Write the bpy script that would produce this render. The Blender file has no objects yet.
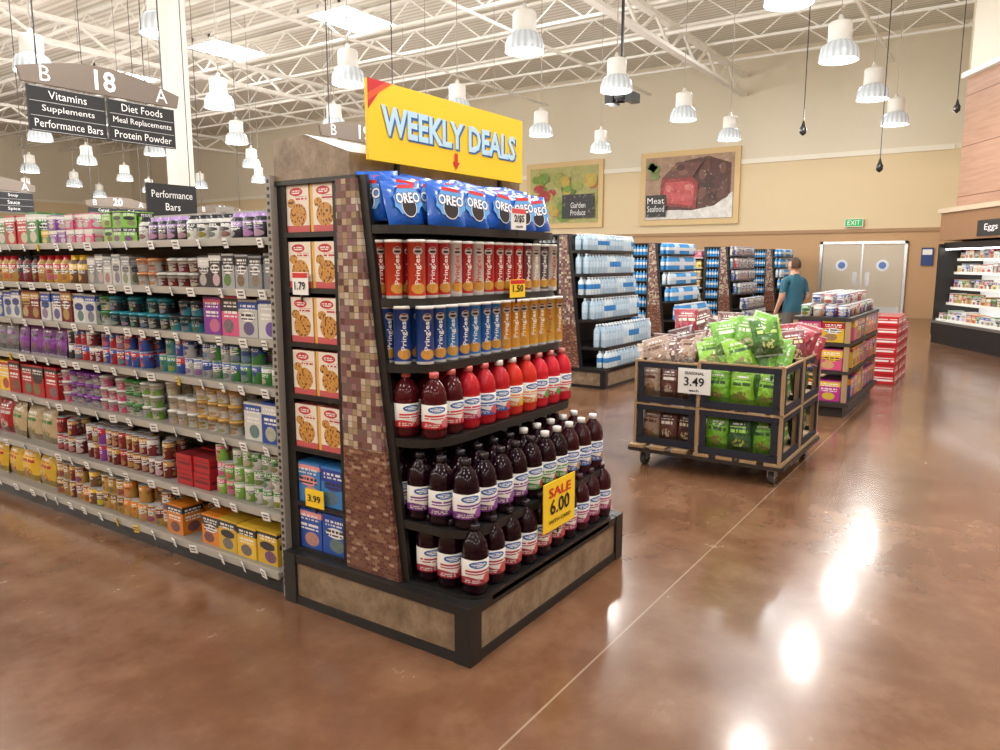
import bpy, math, random
from mathutils import Vector, Matrix
random.seed(7)
D=bpy.data; scene=bpy.context.scene; COL=scene.collection
R=random.random; U=random.uniform
# ------------------------------------------------------------ materials
class G:
    def __init__(s,nt): s.nt=nt; s.N=nt.nodes; s.L=nt.links
    def put(s,inp,x):
        if isinstance(x,bpy.types.NodeSocket): s.L.new(x,inp)
        elif isinstance(x,(tuple,list)):
            inp.default_value=tuple(x)+((1,) if len(x)==3 and inp.type=='RGBA' else ())
        else: inp.default_value=x
    def m(s,op,*a):
        n=s.N.new('ShaderNodeMath'); n.operation=op
        for i,x in enumerate(a): s.put(n.inputs[i],x)
        return n.outputs[0]
    def mix(s,f,a,b):
        n=s.N.new('ShaderNodeMix'); n.data_type='RGBA'
        s.put(n.inputs[0],f); s.put(n.inputs[6],a); s.put(n.inputs[7],b)
        return n.outputs[2]
    def attr(s,nm):
        n=s.N.new('ShaderNodeAttribute'); n.attribute_name=nm; return n.outputs['Color']
    def sep(s,v):
        n=s.N.new('ShaderNodeSeparateXYZ'); s.put(n.inputs[0],v); return n.outputs
    def comb(s,x,y,z=0.0):
        n=s.N.new('ShaderNodeCombineXYZ'); s.put(n.inputs[0],x); s.put(n.inputs[1],y); s.put(n.inputs[2],z); return n.outputs[0]
    def noise(s,vec,scale,detail=3,rough=.5,col=False):
        n=s.N.new('ShaderNodeTexNoise'); 
        if vec is not None: s.put(n.inputs['Vector'],vec)
        n.inputs['Scale'].default_value=scale; n.inputs['Detail'].default_value=detail; n.inputs['Roughness'].default_value=rough
        return n.outputs[1 if col else 0]
    def white(s,vec,col=False):
        n=s.N.new('ShaderNodeTexWhiteNoise'); n.noise_dimensions='3D'; s.put(n.inputs['Vector'],vec); return n.outputs[1 if col else 0]
    def ramp(s,f,stops,const=False):
        n=s.N.new('ShaderNodeValToRGB'); s.put(n.inputs[0],f); cr=n.color_ramp
        if const: cr.interpolation='CONSTANT'
        while len(cr.elements)<len(stops): cr.elements.new(.5)
        for e,(p,c) in zip(cr.elements,stops): e.position=p; e.color=tuple(c)+(1,)
        return n.outputs[0]
    def obj(s): return s.N.new('ShaderNodeTexCoord').outputs['Object']
    def uv(s): return s.N.new('ShaderNodeTexCoord').outputs['UV']
    def bump(s,h,strength=.3,dist=.01):
        n=s.N.new('ShaderNodeBump'); n.inputs['Strength'].default_value=strength; n.inputs['Distance'].default_value=dist
        s.put(n.inputs['Height'],h); return n.outputs[0]
def newmat(name,rough=.5,metal=0,coat=0):
    m=D.materials.new(name); m.use_nodes=True; b=m.node_tree.nodes['Principled BSDF']
    b.inputs['Roughness'].default_value=rough; b.inputs['Metallic'].default_value=metal; b.inputs['Coat Weight'].default_value=coat
    return m,G(m.node_tree),b
def simple(name,col,rough=.5,metal=0,emit=0,ecol=None,coat=0):
    m,g,b=newmat(name,rough,metal,coat)
    n=g.noise(g.obj(),9,3)
    c=g.mix(g.m('MULTIPLY',n,.25),col,tuple(x*.75 for x in col)); g.put(b.inputs['Base Color'],c)
    if emit:
        b.inputs['Emission Color'].default_value=tuple(ecol or col)+(1,); b.inputs['Emission Strength'].default_value=emit
    return m
def attrmat(name,rough,coat=0,metal=0):
    m,g,b=newmat(name,rough,metal,coat); g.put(b.inputs['Base Color'],g.attr('Col')); return m
M_black=simple('black_metal',(.012,.011,.011),.4)
M_dark=simple('dark_panel',(.03,.022,.018),.5)
M_grey=simple('shelf_grey',(.30,.28,.25),.4)
M_white=simple('white_paint',(.75,.73,.68),.5)
M_steel=simple('steel',(.5,.5,.5),.3,.9)
M_card=attrmat('card_print',.55)
M_gloss=attrmat('gloss_print',.25,.2)
M_plastic=attrmat('plastic',.25)
M_matte=attrmat('matte',.7)
def marble():
    m,g,b=newmat('laminate_stone',.4); o=g.obj()
    n=g.noise(o,11,8,.7); n2=g.noise(o,60,4,.6)
    c=g.ramp(n,[(.3,(.13,.085,.05)),(.48,(.24,.165,.10)),(.62,(.34,.25,.165)),(.75,(.20,.13,.08))])
    c=g.mix(g.m('MULTIPLY',n2,.4),c,(.12,.08,.05)); g.put(b.inputs['Base Color'],c); return m
M_marble=marble()
def mosaic():
    m,g,b=newmat('mosaic_tile',.2); x,y,z=g.sep(g.obj())
    S=36.
    tz=g.m('MULTIPLY',z,S); ty=g.m('MULTIPLY',g.m('ADD',y,x),S)
    low=g.m('LESS_THAN',z,.80)
    tz=g.m('MULTIPLY',tz,g.m('ADD',1,low))
    off=g.m('MULTIPLY',g.m('MULTIPLY',low,.5),g.m('MODULO',g.m('FLOOR',tz),2.))
    ty=g.m('ADD',ty,off)
    cell=g.comb(g.m('FLOOR',ty),g.m('FLOOR',tz),0.)
    w=g.white(cell)
    c=g.ramp(w,[(0,(.12,.05,.045)),(.16,(.32,.23,.14)),(.32,(.18,.08,.08)),(.48,(.43,.34,.24)),(.62,(.16,.10,.09)),(.76,(.25,.14,.15)),(.9,(.50,.43,.34))],True)
    c2=g.ramp(w,[(0,(.12,.038,.028)),(.3,(.18,.07,.043)),(.55,(.14,.055,.034)),(.8,(.25,.13,.08)),(.93,(.34,.22,.15))],True)
    c=g.mix(low,c,c2)
    fy=g.m('FRACT',ty); fz=g.m('FRACT',tz)
    gr=g.m('MAXIMUM',g.m('LESS_THAN',fy,.08),g.m('LESS_THAN',fz,.09))
    c=g.mix(gr,c,(.14,.11,.09)); g.put(b.inputs['Base Color'],c); return m
M_mosaic=mosaic()
def printed(name,rough,coat,style=0):
    m,g,b=newmat(name,rough,0,coat); u,v,_=g.sep(g.uv())
    fu=g.m('FRACT',u); fv=g.m('FRACT',v); cu=g.m('FLOOR',u); cv=g.m('FLOOR',v)
    rc=g.white(g.comb(cu,cv,3.),True); rv=g.white(g.comb(cu,cv,7.)); rv2=g.white(g.comb(cu,cv,11.))
    def ell(cx,cy,rx,ry):
        a=g.m('POWER',g.m('ABSOLUTE',g.m('DIVIDE',g.m('SUBTRACT',fu,cx),rx)),2.); c=g.m('POWER',g.m('ABSOLUTE',g.m('DIVIDE',g.m('SUBTRACT',fv,cy),ry)),2.)
        return g.m('LESS_THAN',g.m('ADD',a,c),1.)
    def band(lo,hi): return g.m('MULTIPLY',g.m('GREATER_THAN',fv,lo),g.m('LESS_THAN',fv,hi))
    def ub(lo,hi): return g.m('MULTIPLY',g.m('GREATER_THAN',fu,lo),g.m('LESS_THAN',fu,hi))
    def dashes(rows,thr=.47,us=14.):
        r=g.m('FLOOR',g.m('MULTIPLY',fv,float(rows))); inrow=g.m('LESS_THAN',g.m('FRACT',g.m('MULTIPLY',fv,float(rows))),.6)
        n=g.noise(g.comb(g.m('MULTIPLY',u,us),g.m('ADD',r,g.m('MULTIPLY',cv,5.)),0.),1.,0)
        return g.m('MULTIPLY',inrow,g.m('GREATER_THAN',n,thr))
    c1=g.attr('Col'); c2=g.attr('Col2'); W=(.78,.78,.75)
    food=g.noise(g.comb(g.m('MULTIPLY',u,9.),g.m('MULTIPLY',v,9.),0.),1.,3,.6)
    if style==0:
        hi=g.m('ADD',.6,g.m('MULTIPLY',rv2,.25))
        c=g.mix(g.m('MULTIPLY',g.m('GREATER_THAN',fv,hi),g.m('LESS_THAN',fv,.94)),c1,c2)
        el=g.m('MULTIPLY',ell(.5,.55,.38,.13),g.m('GREATER_THAN',rv,.35))
        c=g.mix(el,c,g.mix(g.m('GREATER_THAN',rv,.7),c2,W))
        c=g.mix(g.m('MULTIPLY',g.m('MULTIPLY',band(.47,.63),ub(.14,.86)),dashes(9,.42,13.)),c,g.mix(g.m('GREATER_THAN',rv,.35),W,(.03,.03,.04)))
        sat=g.N.new('ShaderNodeHueSaturation'); sat.inputs['Saturation'].default_value=1.2; sat.inputs['Value'].default_value=.55; g.put(sat.inputs['Color'],rc)
        fc=g.mix(food,c2,g.mix(.5,sat.outputs[0],(.35,.18,.05)))
        c=g.mix(ell(g.m('ADD',.35,g.m('MULTIPLY',rv2,.3)),.24,.29,.18),c,fc)
        c=g.mix(g.m('MULTIPLY',g.m('MULTIPLY',band(.72,.9),ub(.12,.88)),dashes(10,.46,12.)),c,W)
    elif style==1: # juice label
        wave=g.m('ADD',.25,g.m('MULTIPLY',g.m('SINE',g.m('MULTIPLY',fu,7.)),.06))
        c=g.mix(g.m('LESS_THAN',fv,wave),W,c1)
        c=g.mix(ell(.5,.80,.25,.14),c,(.02,.09,.30)); 
        c=g.mix(g.m('MULTIPLY',ell(.5,.80,.19,.08),dashes(14,.38,18.)),c,W)
        c=g.mix(g.m('MULTIPLY',g.m('MULTIPLY',band(.40,.60),ub(.14,.86)),dashes(8,.36,15.)),c,c1)
        c=g.mix(ell(.76,.22,.16,.19),c,c2)
        c=g.mix(g.m('MULTIPLY',g.m('MULTIPLY',band(.06,.22),ub(.12,.55)),dashes(14,.45,18.)),c,W)
    elif style==2: # crisp can
        c=g.mix(g.m('LESS_THAN',fv,.035),c1,(.6,.6,.6))
        fcol=g.mix(food,(.9,.55,.12),(.55,.22,.03))
        c=g.mix(ell(.5,.17,.26,.10),c,fcol)
        c=g.mix(ell(.5,.85,.17,.075),c,W)
        c=g.mix(ell(.5,.835,.13,.022),c,(.03,.02,.02))
        c=g.mix(ell(.5,.90,.10,.016),c,(.25,.05,.02))
    elif style==3: # baking mix box
        c=g.mix(band(0.,.14),c1,c2)
        c=g.mix(ub(.0,.10),c,(.75,.42,.08))
        ck=g.m('MAXIMUM',ell(.56,.36,.34,.25),ell(.30,.62,.16,.10))
        c=g.mix(ck,c,g.mix(food,(.68,.36,.08),(.42,.17,.03)))
        chips=g.m('GREATER_THAN',g.noise(g.comb(g.m('MULTIPLY',u,15.),g.m('MULTIPLY',v,15.),2.),1.,0),.62)
        c=g.mix(g.m('MULTIPLY',chips,ck),c,(.09,.02,.01))
        c=g.mix(ell(.5,.86,.26,.09),c,(.50,.02,.03))
        c=g.mix(g.m('MULTIPLY',ell(.5,.86,.2,.05),dashes(22,.42,16.)),c,W)
        c=g.mix(g.m('MULTIPLY',g.m('MULTIPLY',band(.66,.76),ub(.45,.92)),dashes(16,.42,14.)),c,(.45,.03,.05))
    elif style==4: # snack bag
        edge=g.m('ADD',.48,g.m('MULTIPLY',g.m('SINE',g.m('MULTIPLY',fu,5.)),.07))
        c=g.mix(g.m('LESS_THAN',fv,g.m('SUBTRACT',edge,.2)),c1,g.mix(.6,c1,(.02,.02,.01)))
        c=g.mix(g.m('MULTIPLY',g.m('MULTIPLY',band(.52,.74),ub(.14,.86)),dashes(7,.40,9.)),c,c2)
        c=g.mix(g.m('MULTIPLY',ell(.5,.30,.26,.12),g.m('GREATER_THAN',food,.5)),c,g.mix(.5,c2,(.35,.16,.05)))
        c=g.mix(g.m('MULTIPLY',g.m('MULTIPLY',band(.78,.86),ub(.25,.75)),dashes(14,.45)),c,W)
        c=g.mix(g.m('GREATER_THAN',g.m('ABSOLUTE',g.m('SUBTRACT',fv,.5)),.46),c,g.mix(.5,c1,(.5,.5,.5)))
        nn=g.noise(g.obj(),20,3); g.put(b.inputs['Normal'],g.bump(nn,.7,.03))
    elif style==5: # case of cans / multipacks
        c=g.mix(g.m('MULTIPLY',g.m('MULTIPLY',band(.25,.75),ub(.06,.94)),dashes(3,.36,6.)),c1,c2)
        c=g.mix(band(.0,.07),c,g.mix(.5,c1,(.02,.02,.02)))
    g.put(b.inputs['Base Color'],c); return m
M_print=printed('printed_pack',.35,.1,0); M_juice=printed('juice_label',.4,0,1); M_crisp=printed('crisp_can_label',.3,.3,2)
M_mix=printed('baking_box',.4,.1,3); M_bag=printed('foil_bag',.30,.3,4); M_case=printed('carton_print',.4,.1,5)
def liquid():
    m,g,b=newmat('juice_liquid',.10,0,.0); g.put(b.inputs['Base Color'],g.attr('Col')); b.inputs['IOR'].default_value=1.45; b.inputs['Specular IOR Level'].default_value=.32; return m
M_liq=liquid()
def floor_mat():
    m,g,b=newmat('stained_concrete',.2); o=g.obj()
    n=g.noise(o,.7,7,.6); n2=g.noise(o,3.5,6,.62); n3=g.noise(o,26.,4,.6)
    mm=g.m('ADD',g.m('MULTIPLY',n,.55),g.m('MULTIPLY',n2,.45))
    c=g.ramp(mm,[(.32,(.105,.044,.020)),(.46,(.150,.068,.033)),(.54,(.195,.096,.050)),(.68,(.27,.155,.09))])
    c=g.mix(g.m('MULTIPLY',n3,.3),c,(.125,.058,.03))
    x,y,z=g.sep(o)
    def joint(a,off,per,w):
        f=g.m('FRACT',g.m('DIVIDE',g.m('ADD',g.m('SUBTRACT',a,off),per*10+w/2),per)); return g.m('LESS_THAN',f,w/per)
    j=g.m('MAXIMUM',g.m('MULTIPLY',joint(y,1.28,5.6,.009),.6),g.m('MULTIPLY',joint(x,.55,5.6,.009),.25))
    c=g.mix(j,c,(.38,.29,.21)); g.put(b.inputs['Base Color'],c)
    rr=g.m('ADD',.11,g.m('MULTIPLY',n2,.24)); g.put(b.inputs['Roughness'],rr)
    b.inputs['Coat Weight'].default_value=.30; b.inputs['Coat Roughness'].default_value=.10
    g.put(b.inputs['Normal'],g.bump(g.noise(o,1.8,2),.14,.02)); return m
M_floor=floor_mat()
def wall_mat(name='painted_wall'):
    m,g,b=newmat(name,.75); o=g.obj(); x,y,z=g.sep(o)
    c=g.ramp(g.m('DIVIDE',z,8.),[(0,(.50,.30,.15)),(.315,(.70,.56,.35)),(.585,(.78,.72,.59)),(.6,(.70,.63,.49))],True)
    c=g.mix(g.m('MULTIPLY',g.noise(o,.6,3),.12),c,(.55,.46,.34)); g.put(b.inputs['Base Color'],c); return m
M_wall=wall_mat()
def deck_mat():
    m,g,b=newmat('roof_deck',.7); x,y,z=g.sep(g.obj())
    s=g.m('SINE',g.m('MULTIPLY',x,31.)); c=g.ramp(g.m('ADD',.5,g.m('MULTIPLY',s,.5)),[(.2,(.58,.56,.49)),(.6,(.78,.75,.67))]); g.put(b.inputs['Base Color'],c); return m
M_deck=deck_mat()
M_truss=simple('truss_paint',(.86,.85,.79),.6)
M_wood=simple('crate_wood',(.38,.25,.13),.6)
def woodpanel():
    m,g,b=newmat('terracotta_panel',.5); o=g.obj(); x,y,z=g.sep(o)
    n=g.noise(g.comb(g.m('MULTIPLY',x,.6),g.m('MULTIPLY',y,.6),g.m('MULTIPLY',z,9.)),2.,6,.6)
    c=g.ramp(n,[(.3,(.32,.18,.12)),(.7,(.42,.25,.17))])
    f=g.m('LESS_THAN',g.m('FRACT',g.m('DIVIDE',z,.95)),.02); c=g.mix(f,c,(.16,.07,.04)); g.put(b.inputs['Base Color'],c); return m
M_terra=woodpanel()
# ------------------------------------------------------------ mesh builder
class MB:
    def __init__(s): s.v=[];s.f=[];s.m=[];s.sm=[];s.c=[];s.c2=[];s.uv=[];s.mats=[]
    def mi(s,m):
        if m not in s.mats: s.mats.append(m)
        return s.mats.index(m)
    def add(s,vs,fs,mat,col=(1,1,1),col2=(1,1,1),M=None,smooth=False,uvs=None):
        off=len(s.v)
        if M is not None: s.v.extend([tuple(M@Vector(v)) for v in vs])
        else: s.v.extend([tuple(v) for v in vs])
        mi=s.mi(mat)
        for i,f in enumerate(fs):
            s.f.append([off+k for k in f]); s.m.append(mi); s.sm.append(smooth)
            a=col[i] if isinstance(col,list) else col
            n=len(f); s.c.extend(((a[0],a[1],a[2],1),)*n); s.c2.extend(((col2[0],col2[1],col2[2],1),)*n)
            s.uv.extend(uvs[i] if uvs else ((.5,.01),)*n)
    def build(s,name,parent=None,loc=None):
        me=D.meshes.new(name); me.from_pydata(s.v,[],s.f)
        for m in s.mats: me.materials.append(m)
        me.polygons.foreach_set('material_index',s.m); me.polygons.foreach_set('use_smooth',s.sm)
        for nm,data in (('Col',s.c),('Col2',s.c2)):
            a=me.attributes.new(nm,'FLOAT_COLOR','CORNER'); flat=[x for q in data for x in q]; a.data.foreach_set('color',flat)
        uvl=me.uv_layers.new(name='UVMap'); uvl.data.foreach_set('uv',[x for q in s.uv for x in q])
        me.update(); ob=D.objects.new(name,me); COL.objects.link(ob)
        if parent: ob.parent=parent
        if loc: ob.location=loc
        return ob
SEED=[0]
def nseed(): SEED[0]+=1; return (SEED[0]%61+1, SEED[0]//61+1)
def box(mb,x0,y0,z0,x1,y1,z1,mat,col=(1,1,1),col2=(1,1,1),M=None,uv=False):
    vs=[(x0,y0,z0),(x1,y0,z0),(x1,y1,z0),(x0,y1,z0),(x0,y0,z1),(x1,y0,z1),(x1,y1,z1),(x0,y1,z1)]
    fs=[(0,1,5,4),(3,0,4,7),(1,2,6,5),(2,3,7,6),(4,5,6,7),(3,2,1,0)]
    uvs=None
    if uv:
        a,b=nseed(); q=[(a+.001,b+.001),(a+.999,b+.001),(a+.999,b+.999),(a+.001,b+.999)]; p=[(a+.5,b+.03)]*4
        uvs=[q,q,q,q,p,p]
    mb.add(vs,fs,mat,col,col2,M,False,uvs)
def lathe(mb,prof,seg,pos,rings,rot=0,lab=None,rep=2,col2=(1,1,1),M=None,smooth=True,sq=0,cap=True):
    x0,y0,z0=pos; cs=[]
    for k in range(seg):
        a=rot+2*math.pi*k/seg; c,s_=math.cos(a),math.sin(a); f=1
        if sq: f=(1-sq)+sq*(abs(c)**4+abs(s_)**4)**(-.25)
        cs.append((c*f,s_*f))
    a,b=nseed() if lab else (0,0); per=seg//rep
    vs=[(x0+r*c,y0+r*s_,z0+z) for r,z in prof for c,s_ in cs]
    off=len(mb.v)
    if M is not None: vs=[tuple(M@Vector(v)) for v in vs]
    mb.v.extend(vs)
    for i in range(len(prof)-1):
        mat,col=rings[i] if i<len(rings) else rings[-1]; mi=mb.mi(mat)
        islab= lab and lab[0]<=i<lab[1]
        if islab:
            za=prof[lab[0]][1]; zb=prof[lab[1]][1]; v0=b+.001+.998*(prof[i][1]-za)/(zb-za); v1=b+.001+.998*(prof[i+1][1]-za)/(zb-za)
        for k in range(seg):
            k2=(k+1)%seg
            mb.f.append([off+i*seg+k,off+i*seg+k2,off+(i+1)*seg+k2,off+(i+1)*seg+k]); mb.m.append(mi); mb.sm.append(smooth)
            mb.c.extend(((*col,1),)*4); mb.c2.extend(((*col2,1),)*4)
            if islab:
                kk=k%per; u0=a+.001+.998*kk/per; u1=a+.001+.998*(kk+1)/per
                mb.uv.extend(((u0,v0),(u1,v0),(u1,v1),(u0,v1)))
            else: mb.uv.extend(((.5,.01),)*4)
    if cap:
        mat,col=rings[-1]; n=len(prof)-1
        mb.f.append([off+n*seg+k for k in range(seg)]); mb.m.append(mb.mi(mat)); mb.sm.append(False)
        mb.c.extend(((*col,1),)*seg); mb.c2.extend(((*col2,1),)*seg); mb.uv.extend(((.5,.01),)*seg)
def bar(mb,p,q,w,mat,col=(1,1,1),h=None):
    p=Vector(p);q=Vector(q);d=(q-p).normalized(); up=Vector((0,0,1)) if abs(d.z)<.9 else Vector((1,0,0))
    a=d.cross(up).normalized()*(w/2); b=a.cross(d).normalized()*((h or w)/2)
    vs=[p-a-b,p+a-b,p+a+b,p-a+b,q-a-b,q+a-b,q+a+b,q-a+b]
    mb.add(vs,[(0,1,2,3),(7,6,5,4),(0,4,5,1),(1,5,6,2),(2,6,7,3),(3,7,4,0)],mat,col)
def pillow(mb,w,h,d,M,col,col2,mat=None,crimp='z',n=7,m=9):
    mat=mat or M_bag; a,b=nseed(); ph=U(0,6)
    vs=[];uvs=[];fs=[]
    for side in (-1,1):
        for j in range(m+1):
            for i in range(n+1):
                u=-1+2*i/n; v=-1+2*j/m
                cu,cv=(u,v) if crimp=='z' else (v,u)
                t=max(0,1-abs(cu)**3.5)**.5*max(0,1-(min(1,abs(cv)/.9))**2.6)**.55
                t*=1+.10*math.sin(5*u+ph)*math.cos(4*v+ph)
                sx=1-.05*(1-abs(cv)**2) if crimp=='z' else 1
                vs.append((u*w/2*sx,side*(t*d/2+.0008),h/2+v*h/2))
    k=(n+1)*(m+1)
    for s in (0,1):
        for j in range(m):
            for i in range(n):
                q=[s*k+j*(n+1)+i,s*k+j*(n+1)+i+1,s*k+(j+1)*(n+1)+i+1,s*k+(j+1)*(n+1)+i]
                us=[(i/n,j/m),((i+1)/n,j/m),((i+1)/n,(j+1)/m),(i/n,(j+1)/m)]
                if s: q=q[::-1]; us=us[::-1]
                fs.append(q); uvs.append([(a+.001+.998*(x if not s else 1-x),b+.001+.998*y) for x,y in us])
    mb.add(vs,fs,mat,col,col2,M,True,uvs)
TC={}
def tgeom(s,bold=0.0):
    if (s,bold) in TC: return TC[(s,bold)]
    cu=D.curves.new('t','FONT'); cu.body=s; cu.size=1; cu.resolution_u=2; cu.align_x='CENTER'; cu.align_y='CENTER'; cu.offset=bold
    ob=D.objects.new('t',cu); COL.objects.link(ob); bpy.context.view_layer.update()
    me=ob.evaluated_get(bpy.context.evaluated_depsgraph_get()).to_mesh()
    vs=[tuple(v.co) for v in me.vertices]; fs=[tuple(p.vertices) for p in me.polygons]
    D.objects.remove(ob); D.curves.remove(cu)
    xs=[v[0] for v in vs] or [0]; ys=[v[1] for v in vs] or [0]
    cx=(min(xs)+max(xs))/2; cy=(min(ys)+max(ys))/2
    vs=[(v[0]-cx,v[1]-cy,0) for v in vs]; TC[(s,bold)]=(vs,fs,max(xs)-min(xs),max(ys)-min(ys)); return TC[(s,bold)]
def frm(o,xd,yd):
    x=Vector(xd).normalized(); y=Vector(yd).normalized(); z=x.cross(y)
    M=Matrix.Identity(4)
    for i in range(3): M[i][0]=x[i];M[i][1]=y[i];M[i][2]=z[i];M[i][3]=o[i]
    return M
FY=lambda x,y,z: frm((x,y,z),(1,0,0),(0,0,1))
FX=lambda x,y,z: frm((x,y,z),(0,-1,0),(0,0,1))
def text(mb,s,M,h,w=None,mat=None,col=(1,1,1),bold=0.0,dz=.002):
    vs,fs,W,H=tgeom(s,bold); k=h/H if H else 1; kx=k if w is None else w/W
    mb.add([(v[0]*kx,v[1]*k,dz) for v in vs],fs,mat or M_card,col,M=M)
def card(mb,M,w,h,col,mat=None,t=.004):
    box(mb,-w/2,-h/2,-t,w/2,h/2,0,mat or M_card,col,M=M)
# ------------------------------------------------------------ room shell
XW=24.6; YW=42.; XN=-8.; YN=-10.; ZC=8.
mb=MB(); box(mb,XN,YN,-.2,XW,YW,0,M_floor); mb.build('floor')
mb=MB(); box(mb,XN,YN,ZC,XW,YW,ZC+.2,M_deck); mb.build('ceiling')
mb=MB(); box(mb,XW,YN,0,XW+.2,YW,ZC,M_wall); mb.build('wall_back')
mb=MB(); box(mb,XN,YW,0,XW,YW+.2,ZC,M_wall); mb.build('wall_left')
mb=MB(); box(mb,XN-.2,YN,0,XN,YW,ZC,M_wall); mb.build('wall_front')
mb=MB(); box(mb,XN,YN-.2,0,XW,YN,ZC,M_wall); mb.build('wall_right')
mb=MB(); box(mb,XW-.04,1.6,4.66,XW,YW,4.80,simple('trim_cream',(.82,.77,.65),.6)); mb.build('trim_1')
mb=MB(); box(mb,XW-.05,1.6,2.46,XW,YW,2.56,simple('trim_brown',(.36,.20,.09),.5)); mb.build('trim_2')
mb=MB(); box(mb,XW-.02,5.0,0,XW,YW,.15,M_dark); mb.build('baseboard_back')
# roof trusses
mb=MB()
x=-6.6
while x<XW-.5:
    for zz in (7.35,7.9): bar(mb,(x,YN+.1,zz),(x,YW-.1,zz),.09,M_truss,h=.06)
    y=YN+.2;k=0
    while y<YW-1:
        z0,z1=(7.35,7.9) if k%2 else (7.9,7.35); bar(mb,(x,y,z0),(x,y+.75,z1),.03,M_truss); y+=.75;k+=1
    x+=1.95
mb.build('roof_truss')
mb=MB()
for y in (-4.5,7.4,19.3,31.2):
    for zz in (6.75,7.3): bar(mb,(XN+.1,y,zz),(XW-.1,y,zz),.2,M_truss,h=.09)
    x=XN+.2;k=0
    while x<XW-1.2:
        z0,z1=(6.75,7.3) if k%2 else (7.3,6.75); bar(mb,(x,y,z0),(x+.9,y,z1),.06,M_truss); x+=.9;k+=1
mb.build('roof_girder')
mb=MB()
for (x,z) in ((3.3,7.2),(11.6,7.15)): bar(mb,(x,2.,z),(x,YW-.6,z),.07,M_truss)
bar(mb,(18.3,3.,7.1),(18.3,YW-.6,7.1),.07,M_truss)
for (y,z) in ((3.2,7.05),(10.3,7.0),(14.2,7.1),(23,7.0)): bar(mb,(XN+.6,y,z),(XW-.6,y,z),.06,M_truss)
mb.build('sprinkler_pipe')
M_sky=simple('skylight_glow',(1,1,1),.5,0,9.,(1,.99,.96))
sk=[(15.2,15.0),(15.2,20.2),(15.2,9.6),(6.,9.6),(6.,20.2),(6,-1.5),(15,26)]
for i,(x,y) in enumerate(sk):
    mb=MB(); box(mb,x-1.15,y-.7,ZC-.06,x+1.15,y+.7,ZC-.02,M_sky)
    for a in (-1.2,1.15): box(mb,x+a,y-.75,ZC-.1,x+a+.05,y+.75,ZC,M_white)
    for a in (-.75,.7,-.02): box(mb,x-1.2,y+a,ZC-.1,x+1.2,y+a+.05,ZC,M_white)
    mb.build('window_%d'%(i+1))
mb=MB(); box(mb,4.80,7.31,0,4.99,7.50,6.7,M_white); box(mb,4.74,7.25,0,5.05,7.56,.12,M_white); box(mb,4.72,7.23,6.58,5.07,7.58,6.7,M_white); mb.build('support_column')
# ------------------------------------------------------------ pendant lights
def bell_mat():
    m,g,b=newmat('ribbed_acrylic',.25); x,y,z=g.sep(g.obj())
    a=g.m('ARCTAN2',y,x); r=g.m('ADD',.5,g.m('MULTIPLY',g.m('SINE',g.m('MULTIPLY',a,18.)),.5))
    b.inputs['Base Color'].default_value=(.38,.41,.43,1); b.inputs['Emission Color'].default_value=(.92,.97,1,1)
    zz=g.m('MULTIPLY',g.m('MAXIMUM',g.m('SUBTRACT',.10,z),0.),7.)
    g.put(b.inputs['Emission Strength'],g.m('ADD',g.m('MULTIPLY',g.m('ADD',.05,g.m('MULTIPLY',r,.30)),g.m('ADD',.5,zz)),.02)); return m
M_bell=bell_mat(); M_bulb=simple('lamp_lens',(1,1,1),.4,0,8.,(1,.98,.94)); M_housing=simple('lamp_housing',(.66,.65,.60),.4)
mb=MB()
lathe(mb,[(.228,0),(.232,.015),(.230,.07),(.218,.13),(.190,.185),(.150,.215),(.125,.225)],36,(0,0,0),[(M_bell,(1,1,1))],cap=False)
lathe(mb,[(.200,.03),(.17,.018),(.06,.006)],24,(0,0,0),[(M_bulb,(1,1,1))])
lathe(mb,[(.12,.215),(.140,.23),(.140,.43),(.125,.455),(.04,.475),(.02,.54)],24,(0,0,0),[(M_housing,(1,1,1))])
bar(mb,(0,0,.5),(0,0,3.75),.009,M_grey)
pend0=mb.build('pendant_light'); pme=pend0.data; first=True
gx=[-3.0,-.3,2.4,5.1,7.9,10.4,13.1,15.7]; gy=[-4,-1,2,5,7.9,10.8,13.7,16.7,19.7,22.7,25.7,29]
for ix,x in enumerate(gx):
    for iy,y in enumerate(gy):
        if x>4 and y<0: continue
        if x>14 and y<1: continue
        if first: ob=pend0; first=False
        else: ob=D.objects.new('pendant_light',pme); COL.objects.link(ob)
        ob.location=(x,y,4.05)
        far=iy>5
        if far and (ix+iy)%2: continue
        l=D.lights.new('bulb','POINT'); l.energy=165 if far else 82; l.color=(1,.972,.93); l.shadow_soft_size=.21
        lo=D.objects.new('bulb',l); COL.objects.link(lo); lo.parent=ob; lo.location=(0,0,-.27)
for i,(x,y) in enumerate([(15.2,15.),(6,9.6),(6,-1.5),(19,5)]):  # daylight lamps below skylights; the last has no skylight above it
    l=D.lights.new('ceiling_area','AREA'); l.energy=300; l.size=2.3; l.size_y=1.4; l.shape='RECTANGLE'; l.color=(.96,.98,1)
    lo=D.objects.new('ceiling_area_light',l); COL.objects.link(lo); lo.location=(x,y,7.0 if i==3 else 6.6)
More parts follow.
